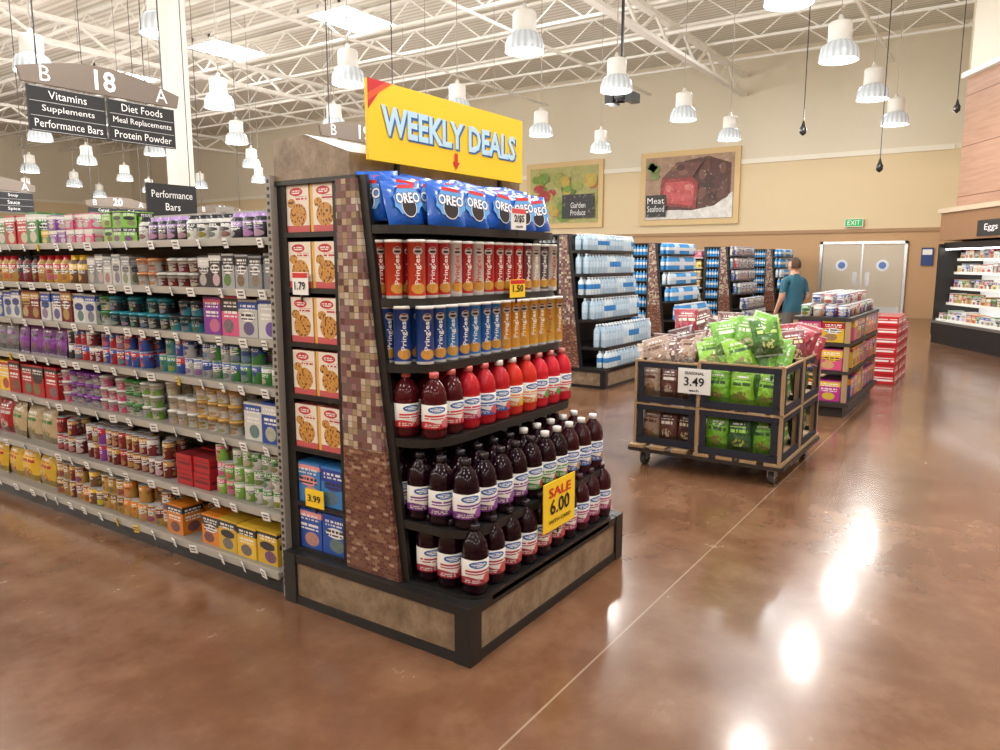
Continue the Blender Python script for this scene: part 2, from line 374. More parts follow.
# ------------------------------------------------------------ endcap fixture
SZ=[.26,.52,.87,1.18,1.45,1.75]
RR={.26:.10,.52:.15}
def shelf_front(yf,z): return yf+{.26:.0,.52:.05,.87:.23,1.18:.29,1.45:.33,1.75:.34}[z]
def rshelf(mb,x0,x1,yfr,yb,z,Rr=.19,th=.035,mat=None):
    pts=[(x0,yb)]
    for k in range(9): a=math.pi+k*math.pi/16; pts.append((x0+Rr+Rr*math.cos(a),yfr+Rr+Rr*math.sin(a)))
    for k in range(9): a=1.5*math.pi+k*math.pi/16; pts.append((x1-Rr+Rr*math.cos(a),yfr+Rr+Rr*math.sin(a)))
    pts.append((x1,yb)); n=len(pts)
    vs=[(p[0],p[1],z-th) for p in pts]+[(p[0],p[1],z) for p in pts]
    fs=[tuple(range(n,2*n)),tuple(range(n-1,-1,-1))]+[(i,(i+1)%n,n+(i+1)%n,n+i) for i in range(n)]
    mb.add(vs,fs,mat or M_black)
SIDEZ=[.26,.485,.75,1.0,1.24,1.485,1.73]
def endcap(name,x0,x1,yf,crown=True):
    mb=MB(); yb=yf+1.09
    box(mb,x0+.03,yf+.03,0,x1-.03,yb,.24,M_dark)
    for (a,b) in ((0,.04),(.205,.245)): box(mb,x0,yf,a,x1,yb,b,M_black)
    cs=.07
    for (cx,cy) in ((x0,yf),(x1-cs,yf),(x0,yb-cs),(x1-cs,yb-cs)): box(mb,cx-.004,cy-.004,0,cx+cs+.004,cy+cs+.004,.247,M_black)
    box(mb,x0+.07,yf+.010,.035,x1-.07,yf+.05,.21,M_marble)
    box(mb,x0+.010,yf+.07,.035,x0+.05,yb-.07,.21,M_marble); box(mb,x1-.05,yf+.07,.035,x1-.010,yb-.07,.21,M_marble)
    for s,xa in ((0,x0+.035),(1,x1-.10)):
        pts=[(yf+.40,.247),(yf+.71,.247),(yf+.71,1.94),(yf+.60,1.94)]; t=.065
        vs=[(xa,p[0],p[1]) for p in pts]+[(xa+t,p[0],p[1]) for p in pts]
        mb.add(vs,[(0,1,2,3)[::-1],(4,5,6,7),(0,1,5,4),(1,2,6,5),(2,3,7,6),(3,0,4,7)],M_mosaic)
        bar(mb,(xa+t/2,yf+.395,.247),(xa+t/2,yf+.595,1.95),.072,M_black,h=.022)
        bar(mb,(xa+t/2,yf+.718,.247),(xa+t/2,yf+.718,1.95),.072,M_black,h=.018)
        bar(mb,(xa+t/2,yb-.01,.245),(xa+t/2,yb-.01,1.95),.06,M_black,h=.02)
    box(mb,x0+.30,yf+.69,.245,x1-.30,yb,1.94,M_dark); box(mb,x0+.1,yf+.66,.245,x1-.1,yf+.70,1.94,M_dark)
    box(mb,x0+.06,yb-.02,.245,x1-.06,yb,1.94,M_dark)
    for z in SIDEZ+[1.955]:
        box(mb,x0+.055,yf+.725,z-.022,x0+.31,yb-.01,z,M_black); box(mb,x1-.31,yf+.725,z-.022,x1-.055,yb-.01,z,M_black)
    for z in SZ:
        rshelf(mb,x0+.06,x1-.06,shelf_front(yf,z),yf+.68,z,RR.get(z,.19))
    if crown:
        pts=[(yf+.64,1.95),(yb+.02,1.95),(yb+.02,2.13),(yf+.90,2.14),(yf+.64,2.05)]
        n=5; vs=[(x0+.05,p[0],p[1]) for p in pts]+[(x1-.05,p[0],p[1]) for p in pts]
        mb.add(vs,[tuple(range(n))[::-1],tuple(range(n,2*n))]+[(i,(i+1)%n,n+(i+1)%n,n+i) for i in range(n)],M_marble)
    box(mb,x0+.045,yf+.60,1.935,x1-.045,yb+.025,1.955,M_black)
    return mb.build(name)
def rowpos(x0,x1,yfr,R_,r,rows,sp):
    out=[]
    for j in range(rows):
        d=r+.012+j*sp*1.02; ins=0
        if d<R_: ins=R_-math.sqrt(max(0,R_*R_-(R_-d)**2))
        a=x0+ins*.85+r+.008; b=x1-ins*.85-r-.008; n=int((b-a)/sp)
        st=(b-a)/n if n else sp
        for i in range(n+1): out.append((a+i*st,yfr+d,j,i/(n or 1)))
    return out
def can(mb,x,y,z,r,h,col,col2,face,mat=None,seg=12,lid=(.5,.5,.5)):
    mat=mat or M_print
    lathe(mb,[(r*.93,0),(r,h*.03),(r,h*.97),(r*.94,h),(r*.9,h*.985)],seg,(x,y,z),[(M_plastic,lid),(mat,col),(M_plastic,lid),(M_plastic,lid)],rot=face-math.pi/2,lab=(1,2),rep=2,col2=col2)
def bottle(mb,x,y,z,liq,capc,lab1,lab2,face=-math.pi/2-.35,sc=1.0,seg=14,capmat=None):
    P=[(.040,0),(.050,.005),(.0535,.02),(.0525,.042),(.0545,.045),(.0545,.145),(.0520,.149),(.0545,.162),(.0530,.184),(.045,.211),(.031,.233),(.0175,.247),(.0175,.252),(.0205,.252),(.0205,.274),(.0175,.276)]
    P=[(a*sc*.97,b*sc) for a,b in P]; L=(M_liq,liq); K=(M_plastic,capc)
    lathe(mb,P,seg,(x,y,z),[L,L,L,L,(M_juice,lab1),L,L,L,L,L,L,L,K,K,K],rot=face-math.pi/2,lab=(4,5),rep=2,col2=lab2,sq=.3)
def wbottle(mb,x,y,z,h=.2,r=.032,seg=8,tint=(.42,.60,.74),lab=(.05,.22,.6)):
    k=h/.2; P=[(r*.85,0),(r,.01*k),(r*.95,.06*k),(r,.065*k),(r,.12*k),(r,.15*k),(r*.4,.18*k),(r*.4,.185*k),(r*.45,.185*k),(r*.42,.2*k)]
    W=(M_liq,tint); lathe(mb,P,seg,(x,y,z),[W,W,W,(M_plastic,lab),W,W,W,(M_plastic,(.8,.85,.9)),(M_plastic,(.8,.85,.9))])
X0,X1,YF=2.24,3.64,1.66
endcap('endcap_display_shelf',X0,X1,YF)
xa,xb=X0+.06,X1-.06
PUR=(.16,.03,.22);RED=(.55,.02,.03);MAG=(.5,.02,.12);GRN=(.08,.28,.06);BLU=(.03,.12,.45)
mb=MB()
for z in (.26,.52):
    yfr=shelf_front(YF,z); 
    for (x,y,j,f) in rowpos(xa,xb,yfr,RR[z],.057,3 if z<.3 else 4,.115):
        dk=(.010,.0015,.005) if f<.75 else (.030,.004,.008)
        if z>.4: l1,l2=(PUR,(.3,.1,.4)) if f<.42 else ((GRN,RED) if f<.72 else (BLU,(.5,.3,.1)))
        else: l1,l2=((.35,.02,.05),(.6,.1,.1)) if f<.6 else ((.35,.02,.15),(.3,.05,.1))
        cc=(.02,.015,.02) if f<.45 else (.75,.73,.72)
        if z<.4: cc=(.02,.015,.02) if f<.55 else (.06,.02,.03)
        bottle(mb,x,y+U(-.004,.004),z+.001,dk,cc,l1,l2,face=-math.pi/2-.45+U(-.25,.25),sc=1.04)
z=.87; yfr=shelf_front(YF,z)
for (x,y,j,f) in rowpos(xa,xb,yfr,.19,.057,3,.115):
    lq=(.06,.005,.008) if f<.14 else ((.40,.012,.02) if f<.45 else ((.52,.025,.015) if f<.75 else (.52,.015,.03)))
    l1,l2=(RED,(.7,.2,.2)) if f<.12 else ((MAG,(.7,.35,.4)) if f<.3 else ((BLU,(.7,.1,.1)) if f<.5 else (((.75,.25,.03),(.8,.5,.1)) if f<.75 else (RED,(.1,.4,.1)))))
    cc=(.62,.13,.12) if f<.35 else ((.75,.70,.68) if f<.6 else (.62,.2,.18))
    bottle(mb,x,y+U(-.004,.004),z+.001,lq,cc,l1,l2,face=-math.pi/2-.45+U(-.25,.25),sc=1.0)
mb.build('juice_bottles')
mb=MB()
topc=[(.58,.05,.02),(.55,.02,.03),(.55,.02,.02),(.70,.66,.62),(.55,.02,.02),(.55,.02,.03),(.70,.66,.62),(.55,.02,.02),(.55,.02,.02),(.5,.02,.03),(.62,.03,.02),(.62,.03,.03),(.22,.03,.05),(.65,.6,.55),(.10,.09,.12),(.70,.66,.62)]
botc=[(.02,.07,.34),(.02,.10,.42),(.03,.24,.68),(.02,.08,.36),(.03,.25,.68),(.03,.25,.68),(.02,.16,.55),(.03,.22,.65),(.75,.30,.02),(.8,.36,.02),(.8,.40,.03),(.75,.30,.02),(.8,.42,.03),(.8,.42,.03),(.7,.5,.1),(.7,.35,.02)]
tv,tf,tW,tH=tgeom('Pringles',.01)
for z,cl in ((1.45,topc),(1.18,botc)):
    yfr=shelf_front(YF,z)
    for (x,y,j,f) in rowpos(xa,xb,yfr,.19,.038,3,.0815):
        c=cl[min(15,int(f*15+.5))]; r=.0375; h=.240; fa=-math.pi/2-.5+U(-.2,.2)
        lathe(mb,[(r*.95,0),(r,.004),(r,h-.012),(r*1.03,h-.012),(r*1.03,h-.001),(r*.97,h)],16,(x,y,z+.001),[(M_plastic,(.6,.6,.6)),(M_crisp,c),(M_plastic,(.75,.74,.7)),(M_plastic,(.75,.74,.7)),(M_plastic,(.75,.74,.7))],rot=fa-math.pi/2,lab=(1,2),rep=2)
        if j==0 or f<.15:
            k=.028/tH; kl=.12/tW; vs=[]
            for v in tv:
                a=fa-v[1]*k/r; vs.append((x+(r+.0008)*math.cos(a),y+(r+.0008)*math.sin(a),z+.118+v[0]*kl))
            mb.add(vs,tf,M_card,(.85,.82,.75) if c[0]<.69 or c[1]<.5 else (.5,.03,.03))
mb.build('crisp_cans')
mb=MB(); z=1.75; yfr=shelf_front(YF,z); B=(.012,.11,.52)
def cookiepack(M,c=B):
    pillow(mb,.218,.185,.062,M,c,(.02,.2,.6),mat=M_gloss,crimp='x')
    T=M@frm((0,-.0325,.095),(1,0,0),(0,0,1))
    n=20; mb.add([(.080*math.cos(2*math.pi*i/n)*(1+.12*(i%2)),.055*math.sin(2*math.pi*i/n)*(1+.18*(i%2)),.0006) for i in range(n)],[tuple(range(n))],M_card,(.12,.36,.74),M=T)
    for (rr,cc,zz) in ((.045,(.75,.75,.75),.0012),(.041,(.02,.012,.01),.0018)):
        mb.add([(rr*math.cos(2*math.pi*i/20),rr*math.sin(2*math.pi*i/20)-.024,zz) for i in range(20)],[tuple(range(20))],M_matte,cc,M=T)
    text(mb,'OREO',T@Matrix.Translation((0,.012,0)),.049,.150,col=(.01,.03,.20),bold=.08,dz=.0024)
    text(mb,'OREO',T@Matrix.Translation((0,.012,0)),.044,.143,col=(.9,.9,.9),bold=.03,dz=.0030)
    mb.add([(-.05,.052,.0016),(.05,.052,.0016),(.05,.067,.0016),(-.05,.067,.0016)],[(0,1,2,3)],M_card,(.65,.03,.03),M=T)
for j,(n,dy,dz,lean) in enumerate(((6,.060,0,-.17),(6,.150,.02,-.14),(6,.235,.045,-.10))):
    for i in range(n):
        x=xa+.125+i*(xb-xa-.25)/(n-1)+U(-.006,.006)
        rz=U(-.16,.04)-.06
        M=Matrix.Translation((x,yfr+dy+U(-.006,.006)+(.045 if i in(0,n-1) and j==0 else 0),z+.001+dz))@Matrix.Rotation(rz,4,'Z')@Matrix.Rotation(lean+U(-.03,.03),4,'X')@Matrix.Rotation(U(-.12,.12),4,'Y')
        cookiepack(M)
# one pack pushed out at the left end, facing the aisle
cookiepack(Matrix.Translation((xa+.045,yfr+.25,z+.02))@Matrix.Rotation(-1.35,4,'Z')@Matrix.Rotation(-.12,4,'X'))
mb.build('cookie_packages')
mb=MB()
for k,zs in enumerate(SIDEZ):
    for i in range(2):
        y0=YF+.737+i*.170; h=.205
        if k<2:
            box(mb,X0+.07,y0,zs+.001,X0+.27,y0+.162,zs+.19,M_print,(.02,.08,.38) if k==0 else (.04,.20,.52),(.75,.3,.3) if i else (.02,.05,.3),uv=True)
        else:
            for q in range(2): box(mb,X0+.065+q*.06,y0,zs+.001,X0+.12+q*.06,y0+.160,zs+h-.002,M_mix,(.78,.70,.60),(.55,.10,.11),uv=True)
mb.build('baking_mix_boxes')
mb=MB(); YE=(.90,.60,.02)
box(mb,2.35,2.245,2.02,3.53,2.262,2.345,M_card,YE)
T=FY(2.94,2.245,2.185)
mb.add([(-.59,.16,.001),(-.59,.035,.001),(-.48,.16,.001)],[(0,1,2)],M_card,(.6,.02,.03),M=T)
mb.add([(-.59,.10,.0012),(-.59,.07,.0012),(-.44,.16,.0012),(-.48,.16,.0012)],[(0,1,2,3)],M_card,(.72,.10,.03),M=T)
text(mb,'WEEKLY DEALS',T@Matrix.Translation((.010,.000,0)),.128,1.04,col=(.03,.14,.40),bold=.055,dz=.002)
text(mb,'WEEKLY DEALS',T@Matrix.Translation((0,.006,0)),.125,1.03,col=(.50,.74,.90),bold=.032,dz=.004)
mb.add([(-.012,-.075,.004),(.012,-.075,.004),(.012,-.115,.004),(.028,-.115,.004),(0,-.15,.004),(-.028,-.115,.004),(-.012,-.115,.004)],[(0,1,2,3,4,5,6)[::-1]],M_card,(.65,.02,.02),M=T)
for x in (2.55,3.35): bar(mb,(x,2.272,1.957),(x,2.272,2.30),.018,M_black)
mb.build('promotional_sign')
def pricecard(name,M,w,h,bg,lines,head=None):
    mb=MB(); card(mb,M,w,h,bg)
    if head: card(mb,M@Matrix.Translation((0,h*.36,.001)),w*.96,h*.22,head,t=.001)
    for i,(s,hh,ww,c,yy) in enumerate(lines): text(mb,s,M@Matrix.Translation((0,yy*h,0)),hh*h,ww*w,col=c,bold=.02,dz=.003)
    box(mb,-.004,-h/2-.03,-.012,.004,h/2-.02,-.005,M_black,M=M)
    return mb.build(name)
BK=(.01,.01,.01); RD=(.6,.02,.02); WH=(.85,.85,.82)
pricecard('price_sign',FY(2.93,YF-.01,.50),.29,.23,YE,[('SALE',.2,.7,RD,.28),('6.00',.32,.62,BK,-.02),('WITH CARD',.08,.7,BK,-.32)])
pricecard('price_sign',FY(3.04,1.950,1.80),.125,.10,WH,[('2/$5',.38,.7,BK,.0),('each',.12,.5,BK,-.34)],(.7,.1,.1))
pricecard('price_sign',FY(3.04,1.955,1.475),.13,.085,YE,[('1.50',.4,.7,BK,.0)],RD)
pricecard('price_sign',FX(2.285,2.62,1.505),.10,.10,WH,[('1.79',.36,.7,BK,-.1)],RD)
pricecard('price_sign',FX(2.285,2.58,.52),.12,.085,YE,[('3.99',.4,.7,BK,.0)])
# ------------------------------------------------------------ gondola
GZ=[.12,.40,.72,1.0,1.232,1.47,1.71]; GO=[0,.03,.05,.06,.07,.07,.07]
def gxf(i): return 2.25+GO[i]
M_rail=simple('price_rail',(.40,.38,.34),.35)
def gondola(name,x0,x1,y0,y1,tags=True):
    mb=MB(); xc=(x0+x1)/2
    box(mb,x0+.03,y0,0,x1-.03,y1,.085,M_black); 
    box(mb,xc-.03,y0,.08,xc+.03,y1,1.90,M_grey)
    for i,z in enumerate(GZ):
        o=GO[i]
        for s in (0,1):
            a=x0+o if s==0 else xc+.03; b=xc-.03 if s==0 else x1-o
            box(mb,a,y0,z-.025,b,y1,z,M_grey)
            e=a if s==0 else b
            box(mb,e-.012 if s==0 else e,y0,z-.032,e if s==0 else e+.012,y1,z+.004,M_rail)
            if s==0 and tags:
                y=y0+.1
                while y<y1-.1:
                    yaw=U(-.5,.3); M=Matrix.Translation((e-.022,y,z-.022))@Matrix.Rotation(yaw,4,'Z')@frm((0,0,0),(0,-1,0),(-.25,0,1))
                    rr=R(); card(mb,M,.05 if rr<.8 else .035,.045,(.88,.88,.86) if rr<.93 else (.85,.6,.05)); 
                    for q in (.010,-.006): card(mb,M@Matrix.Translation((0,q,.0015)),.03,.006,(.1,.1,.1),t=.001)
                    y+=U(.14,.26)
    y=y0
    while y<=y1+.01:
        box(mb,xc-.05,y-.02,0,xc+.05,y+.02,1.93,M_grey); 
        y+=1.22
    return mb.build(name)
gondola('gondola_shelving',2.25,3.63,2.80,12.)
mb=MB(); box(mb,2.262,2.765,.0,3.62,2.795,1.98,M_grey)
for k in range(60): box(mb,2.259,2.774,.06+k*.032,2.263,2.786,.075+k*.032,M_dark)
mb.build('gondola_end_panel')
def fill(mb,i,y0,y1,kind,cols,w,h,d=None,stack=1,rows=2,gap=.004,grp=3):
    z=GZ[i]+.001; xf=gxf(i)+.03; d=d or w; y=y0; n=0; c=random.choice(cols); left=0
    face=math.pi
    while y+w<=y1:
        if left<=0:
            nc=random.choice(cols)
            if nc is c: nc=random.choice(cols)
            c=nc; left=max(1,grp+random.choice((-1,0,1)))
        left-=1
        if R()<.04: y+=w+gap; continue
        vr=U(.78,1.08); col=tuple(q*vr for q in c[0]); col2=c[1]; hv=h*(1 if stack>1 else U(.90,1.0))
        for j in range(rows):
            for s in range(stack):
                if s==stack-1 and stack>1 and R()<.2: continue
                xx=xf+j*(d+gap)+U(0,.012); yy=y; zz=z+s*(h+.001)
                if kind=='can': can(mb,xx+w/2,yy+w/2,zz,w/2,h,col,col2,face-.3+U(-.5,.5),seg=12)
                elif kind=='tub': lathe(mb,[(w*.40,0),(w*.47,h*.78),(w*.5,h*.78),(w*.5,h*.9),(w*.35,h)],10,(xx+w/2,yy+w/2,zz),[(M_print,col),(M_plastic,col2),(M_plastic,col2),(M_plastic,col2)],rot=face-math.pi/2-.3,lab=(0,1),rep=2,col2=col2)
                elif kind=='jar': lathe(mb,[(w*.46,0),(w*.49,h*.05),(w*.49,h*.72),(w*.34,h*.84),(w*.34,h),(w*.3,h)],10,(xx+w/2,yy+w/2,zz),[(M_plastic,col),(M_print,col),(M_plastic,col),(M_plastic,col2),(M_plastic,col2)],rot=face-math.pi/2-.3,lab=(1,2),rep=2,col2=col2)
                elif kind=='box': box(mb,xx,yy,zz,xx+d-.012,yy+w-.003,zz+hv,M_print,col,col2,uv=True)
                elif kind=='case': box(mb,xx,yy,zz,xx+d-.012,yy+w-.003,zz+hv,M_case,col,col2,uv=True)
                elif kind=='bag': pillow(mb,w*.97,h*U(.92,1),d*.9,Matrix.Translation((xx+d/2,yy+w/2,zz))@Matrix.Rotation(-math.pi/2+U(-.1,.1),4,'Z')@Matrix.Rotation(-.1,4,'X'),col,col2,n=5,m=6)
        y+=w+gap; n+=1
Wt=(.58,.58,.55);Bk=(.02,.02,.025);Pp=(.20,.04,.30);Lv=(.36,.24,.50);Gn=(.04,.20,.04);Lg=(.20,.42,.06);Bl=(.02,.07,.33);Tl=(.02,.22,.29);Rd=(.42,.012,.02);Dr=(.15,.010,.014);Or=(.72,.22,.015);Go=(.46,.26,.05);Ye=(.74,.47,.04);Pk=(.60,.08,.20);Gy=(.22,.23,.25);Cr=(.54,.42,.25);Br=(.15,.07,.03);Pe=(.60,.25,.11);Sv=(.36,.37,.38)
mb=MB()
fill(mb,6,2.86,4.15,'jar',[(Wt,Bk),(Lv,Bk),(Wt,Bk),(Bk,Lv),(Bk,Wt)],.085,.125,rows=2)
fill(mb,6,4.15,5.1,'box',[(Pk,Wt),(Lg,Bk),(Pp,Wt),(Gn,Ye)],.10,.085,rows=2,stack=2,grp=2)
fill(mb,6,5.1,9.,'box',[(Ye,Rd),(Rd,Wt),(Gn,Wt),(Cr,Br),(Tl,Bl)],.15,.20,.10,rows=2,grp=2)
fill(mb,5,2.86,3.5,'box',[(Gy,Wt),(Bk,Wt),(Gy,Bk),(Wt,Bk),(Sv,Bk)],.10,.175,rows=2,grp=2)
fill(mb,5,3.5,4.1,'tub',[(Pe,Wt),(Dr,Rd),(Dr,Wt),(Wt,Pe)],.09,.075,rows=2,stack=2)
fill(mb,5,4.1,4.6,'box',[(Wt,Gy),(Gy,Wt),(Sv,Wt)],.09,.175,rows=2)
fill(mb,5,4.6,9.,'jar',[(Dr,Bk),(Rd,Bk),(Go,Rd),(Br,Ye)],.095,.17,rows=2)
fill(mb,4,2.86,3.5,'box',[(Lg,Bk),(Pk,Bk),(Wt,Bl),(Tl,Br),(Pp,Pk)],.145,.20,.09,rows=2,grp=1)
fill(mb,4,3.5,4.5,'tub',[(Wt,Tl),(Bk,Wt),(Tl,Bk),(Wt,Gn),(Bk,Tl),(Sv,Bk)],.095,.085,rows=2,stack=2)
fill(mb,4,4.5,9.,'box',[(Rd,Wt),(Bl,Wt),(Dr,Go),(Wt,Bl)],.13,.19,.09,rows=2,grp=2)
fill(mb,3,2.86,4.0,'can',[(Bl,Wt),(Tl,Gn),(Gn,Bl),(Bl,Rd),(Gn,Wt),(Sv,Bl)],.075,.095,rows=2,stack=2,grp=2)
fill(mb,3,4.0,4.9,'can',[(Bl,Rd),(Dr,Wt),(Rd,Bl),(Bk,Wt)],.075,.095,rows=2,stack=2,grp=2)
fill(mb,3,4.9,9.,'bag',[(Gy,Pp),(Pp,Wt),(Sv,Pp),(Pp,Bk)],.16,.2,.05,rows=2)
fill(mb,2,2.86,3.15,'box',[(Bl,Wt),(Wt,Bl)],.135,.21,.2,rows=1,grp=1,stack=1)
fill(mb,2,3.2,3.9,'tub',[(Wt,Rd),(Cr,Wt),(Pe,Rd),(Wt,Go),(Wt,Br)],.085,.078,rows=2,stack=3)
fill(mb,2,3.9,5.0,'tub',[(Wt,Pk),(Wt,Gn),(Lg,Wt),(Pk,Wt),(Cr,Lg),(Sv,Pp)],.085,.068,rows=2,stack=3)
fill(mb,2,5.0,9.,'box',[(Ye,Rd),(Rd,Bk),(Go,Br),(Wt,Gn)],.16,.22,.1,rows=2)
fill(mb,1,2.86,3.42,'can',[(Lg,Wt),(Wt,Pk),(Gn,Wt),(Lg,Pk),(Wt,Gn)],.07,.088,rows=3,stack=3,grp=2)
fill(mb,1,3.42,3.72,'case',[(Rd,Dr)],.14,.085,.15,rows=2,stack=2)
fill(mb,1,3.72,5.1,'can',[(Dr,Wt),(Rd,Bk),(Dr,Rd),(Dr,Go),(Pp,Rd)],.07,.105,rows=2,stack=2,grp=2)
fill(mb,1,5.1,9.,'bag',[(Ye,Rd),(Rd,Wt),(Go,Br),(Cr,Gn)],.2,.25,.09,rows=2)
fill(mb,0,2.86,3.78,'box',[(Or,Bk),(Or,Bk),(Or,Br),(Ye,Bk)],.15,.17,.14,rows=2,stack=1,grp=2)
fill(mb,0,3.78,5.1,'can',[(Go,Br),(Go,Or),(Br,Ye),(Dr,Go),(Go,Dr),(Or,Br)],.074,.105,rows=3,stack=2,grp=2)
fill(mb,0,5.1,9.,'bag',[(Or,Wt),(Ye,Rd),(Cr,Rd)],.22,.24,.09,rows=2)
mb.build('shelf_groceries')
# ------------------------------------------------------------ other endcaps + gondolas behind
def stock_far(name,x0,x1,yf,mode):
    mb=MB(); a,b=x0+.06,x1-.06
    for k,z in enumerate(SZ):
        yfr=shelf_front(yf,z); hh=(SZ+[2.0])[k+1]-z-.045
        for (x,y,j,f) in rowpos(a,b,yfr,RR.get(z,.19),.040,2,.083):
            if mode=='water':
                t=(.42,.56,.68) if int(f*5+k)%3 else (.62,.72,.78)
                wbottle(mb,x,y,z+.001,min(.29,hh),.040,8,t,(.05,.24,.58) if (k+int(f*4))%3==0 else (.55,.70,.82))
            elif mode=='blue':
                wbottle(mb,x,y,z+.001,min(.29,hh),.040,8,(.07,.32,.70) if (k+int(f*5))%3 else (.55,.70,.82),(.75,.8,.85))
            else:
                c=random.choice([(Bl,Wt),(Rd,Wt),(Wt,Bl),(Tl,Wt)]) if int(f*10)%3==0 else (Bl,Wt)
                can(mb,x,y,z+.001,.038,min(.24,hh),c[0],c[1],-math.pi/2-.3,seg=8)
    for zs in SIDEZ:
        for i in range(5):
            wbottle(mb,x0+.12,yf+.765+i*.068,zs+.001,.19,.03,8,(.07,.32,.68) if mode!='water' else (.35,.38,.40),(.7,.75,.8) if mode!='water' else (.05,.05,.06))
    mb.build(name)
for (x0,x1,yf,mode) in ((8.5,10.2,4.15,'water'),(13.4,15.1,5.,'blue'),(17.6,19.3,5.,'mixed'),(21.6,23.3,5.0,'blue')):
    endcap('endcap_display_shelf',x0,x1,yf,False); stock_far('bottled_drinks',x0,x1,yf,mode)
def simplestock(mb,x0,y0,y1):
    for i,z in enumerate(GZ):
        y=y0
        while y<y1:
            w=U(.2,.5); c=random.choice([Wt,Bl,Rd,Or,Ye,Gn,Tl,Pk,Gy,Br,Pp]); c2=random.choice([Wt,Bk,Rd,Ye])
            n=int(w/.11); hh=U(.12,.2)
            for k in range(n): box(mb,x0+GO[i]+.02,y+k*.11,z+.001,x0+.3,y+k*.11+.105,z+hh,M_print,c,c2,uv=True)
            y+=n*.11+.01
for (x0,x1,y0,y1) in ((5.45,6.75,4.9,14.),(8.55,10.15,5.3,13.),(13.45,15.05,6.15,15.),(17.65,19.25,6.15,15),(21.65,23.25,6.15,14)):
    gondola('gondola_shelving',x0,x1,y0,y1,False); mb=MB(); simplestock(mb,x0,y0+.05,min(y1,y0+7)-.6); mb.build('shelf_groceries')
# ------------------------------------------------------------ rolling crate display
def bagpile(mb,x0,x1,y0,y1,z,n,cols,w=.21,h=.29):
    for k in range(n):
        c=random.choice(cols)
        M=Matrix.Translation((U(x0,x1),U(y0,y1),z+U(0,.10)))@Matrix.Rotation(-math.pi/2+U(-.5,.6),4,'Z')@Matrix.Rotation(-U(.2,.85),4,'X')@Matrix.Rotation(U(-.35,.35),4,'Y')
        pillow(mb,w,h,.085,M,c[0],c[1])
NAV=(.012,.014,.028)
def crate(mb,x0,y0,z0,x1,y1,z1):
    p=.04
    for (x,y) in ((x0,y0),(x1-p,y0),(x0,y1-p),(x1-p,y1-p)): box(mb,x,y,z0,x+p,y+p,z1+.004,M_wood)
    for (a,b) in ((z0+.005,z0+.055),(z1-.055,z1-.005)):
        for x in (x0-.012,x1): box(mb,x,y0+.0,a,x+.012,y1,b,M_matte,NAV)
        for y in (y0-.012,y1): box(mb,x0,y,a,x1,y+.012,b,M_matte,NAV)
    for y in (y0+.018,y1-.063): box(mb,x0-.012,y,z0+.05,x0,y+.045,z1-.05,M_matte,NAV)
    for x in (x0+.018,x1-.063): box(mb,x,y0-.012,z0+.05,x+.045,y0,z1-.05,M_matte,NAV)
    for y in (y0-.013,y1-.01): box(mb,x0-.013,y,z0,x0+.012,y+.022,z1,M_wood)
    box(mb,x1-.02,y0-.014,z0,x1+.005,y0+.012,z1,M_wood)
    box(mb,x0,y0,z0,x1,y1,z0+.02,M_wood)
    for x in (x0-.016,x1): box(mb,x,y0,z1-.012,x+.018,y1,z1,M_wood)
    for y in (y0-.016,y1): box(mb,x0,y,z1-.012,x1,y+.018,z1,M_wood)
mb=MB(); CX0,CX1,CY0,CY1=5.42,6.62,1.25,2.42
for (x,y) in ((5.50,1.33),(6.5,1.33),(5.50,2.32),(6.5,2.32)):
    M=Matrix.Translation((x,y,.055))@Matrix.Rotation(math.pi/2,4,'X')
    lathe(mb,[(.03,-.02),(.055,-.02),(.055,.02),(.03,.02)],16,(0,0,0),[(M_plastic,(.05,.05,.05))],M=M,smooth=False)
    box(mb,x-.03,y-.03,.05,x-.02,y+.03,.12,M_steel); box(mb,x+.02,y-.03,.05,x+.03,y+.03,.12,M_steel); box(mb,x-.04,y-.04,.11,x+.04,y+.04,.125,M_steel)
for x in (CX0,CX1): bar(mb,(x,CY0,.135),(x,CY1,.135),.03,M_dark)
for y in (CY0,CY1): bar(mb,(CX0,y,.135),(CX1,y,.135),.03,M_dark)
for k in range(7):
    y=CY0+k*(CY1-CY0-.12)/6; box(mb,CX0-.02,y,.15,CX1+.02,y+.12,.172,M_wood)
for (xa_,xb_) in ((5.42,5.98),(6.02,6.6)):
    crate(mb,xa_,1.27,.175,xb_,1.87,.52); crate(mb,xa_,1.27,.525,xb_,1.87,.87)
    crate(mb,xa_+.06,1.90,.175,xb_,2.40,.50); crate(mb,xa_+.06,1.90,.505,xb_,2.40,.84)
mb.build('rolling_crate_display')
mb=MB()
GB=[((.14,.36,.02),(.02,.07,.02)),((.22,.46,.03),(.03,.10,.02)),((.08,.24,.02),(.75,.8,.65)),((.16,.40,.04),(.7,.75,.6)),((.05,.16,.02),(.5,.7,.2))]; DG=[((.03,.10,.03),(.35,.65,.10)),((.04,.08,.03),(.4,.7,.2)),((.08,.22,.03),(.7,.8,.4))]
BB=[((.12,.04,.03),(.70,.66,.58)),((.17,.06,.04),(.75,.7,.6)),((.07,.02,.02),(.65,.55,.35)),((.32,.22,.16),(.1,.03,.02))]; RB=[((.30,.02,.04),(.7,.6,.5)),((.16,.02,.03),(.7,.6,.3))]
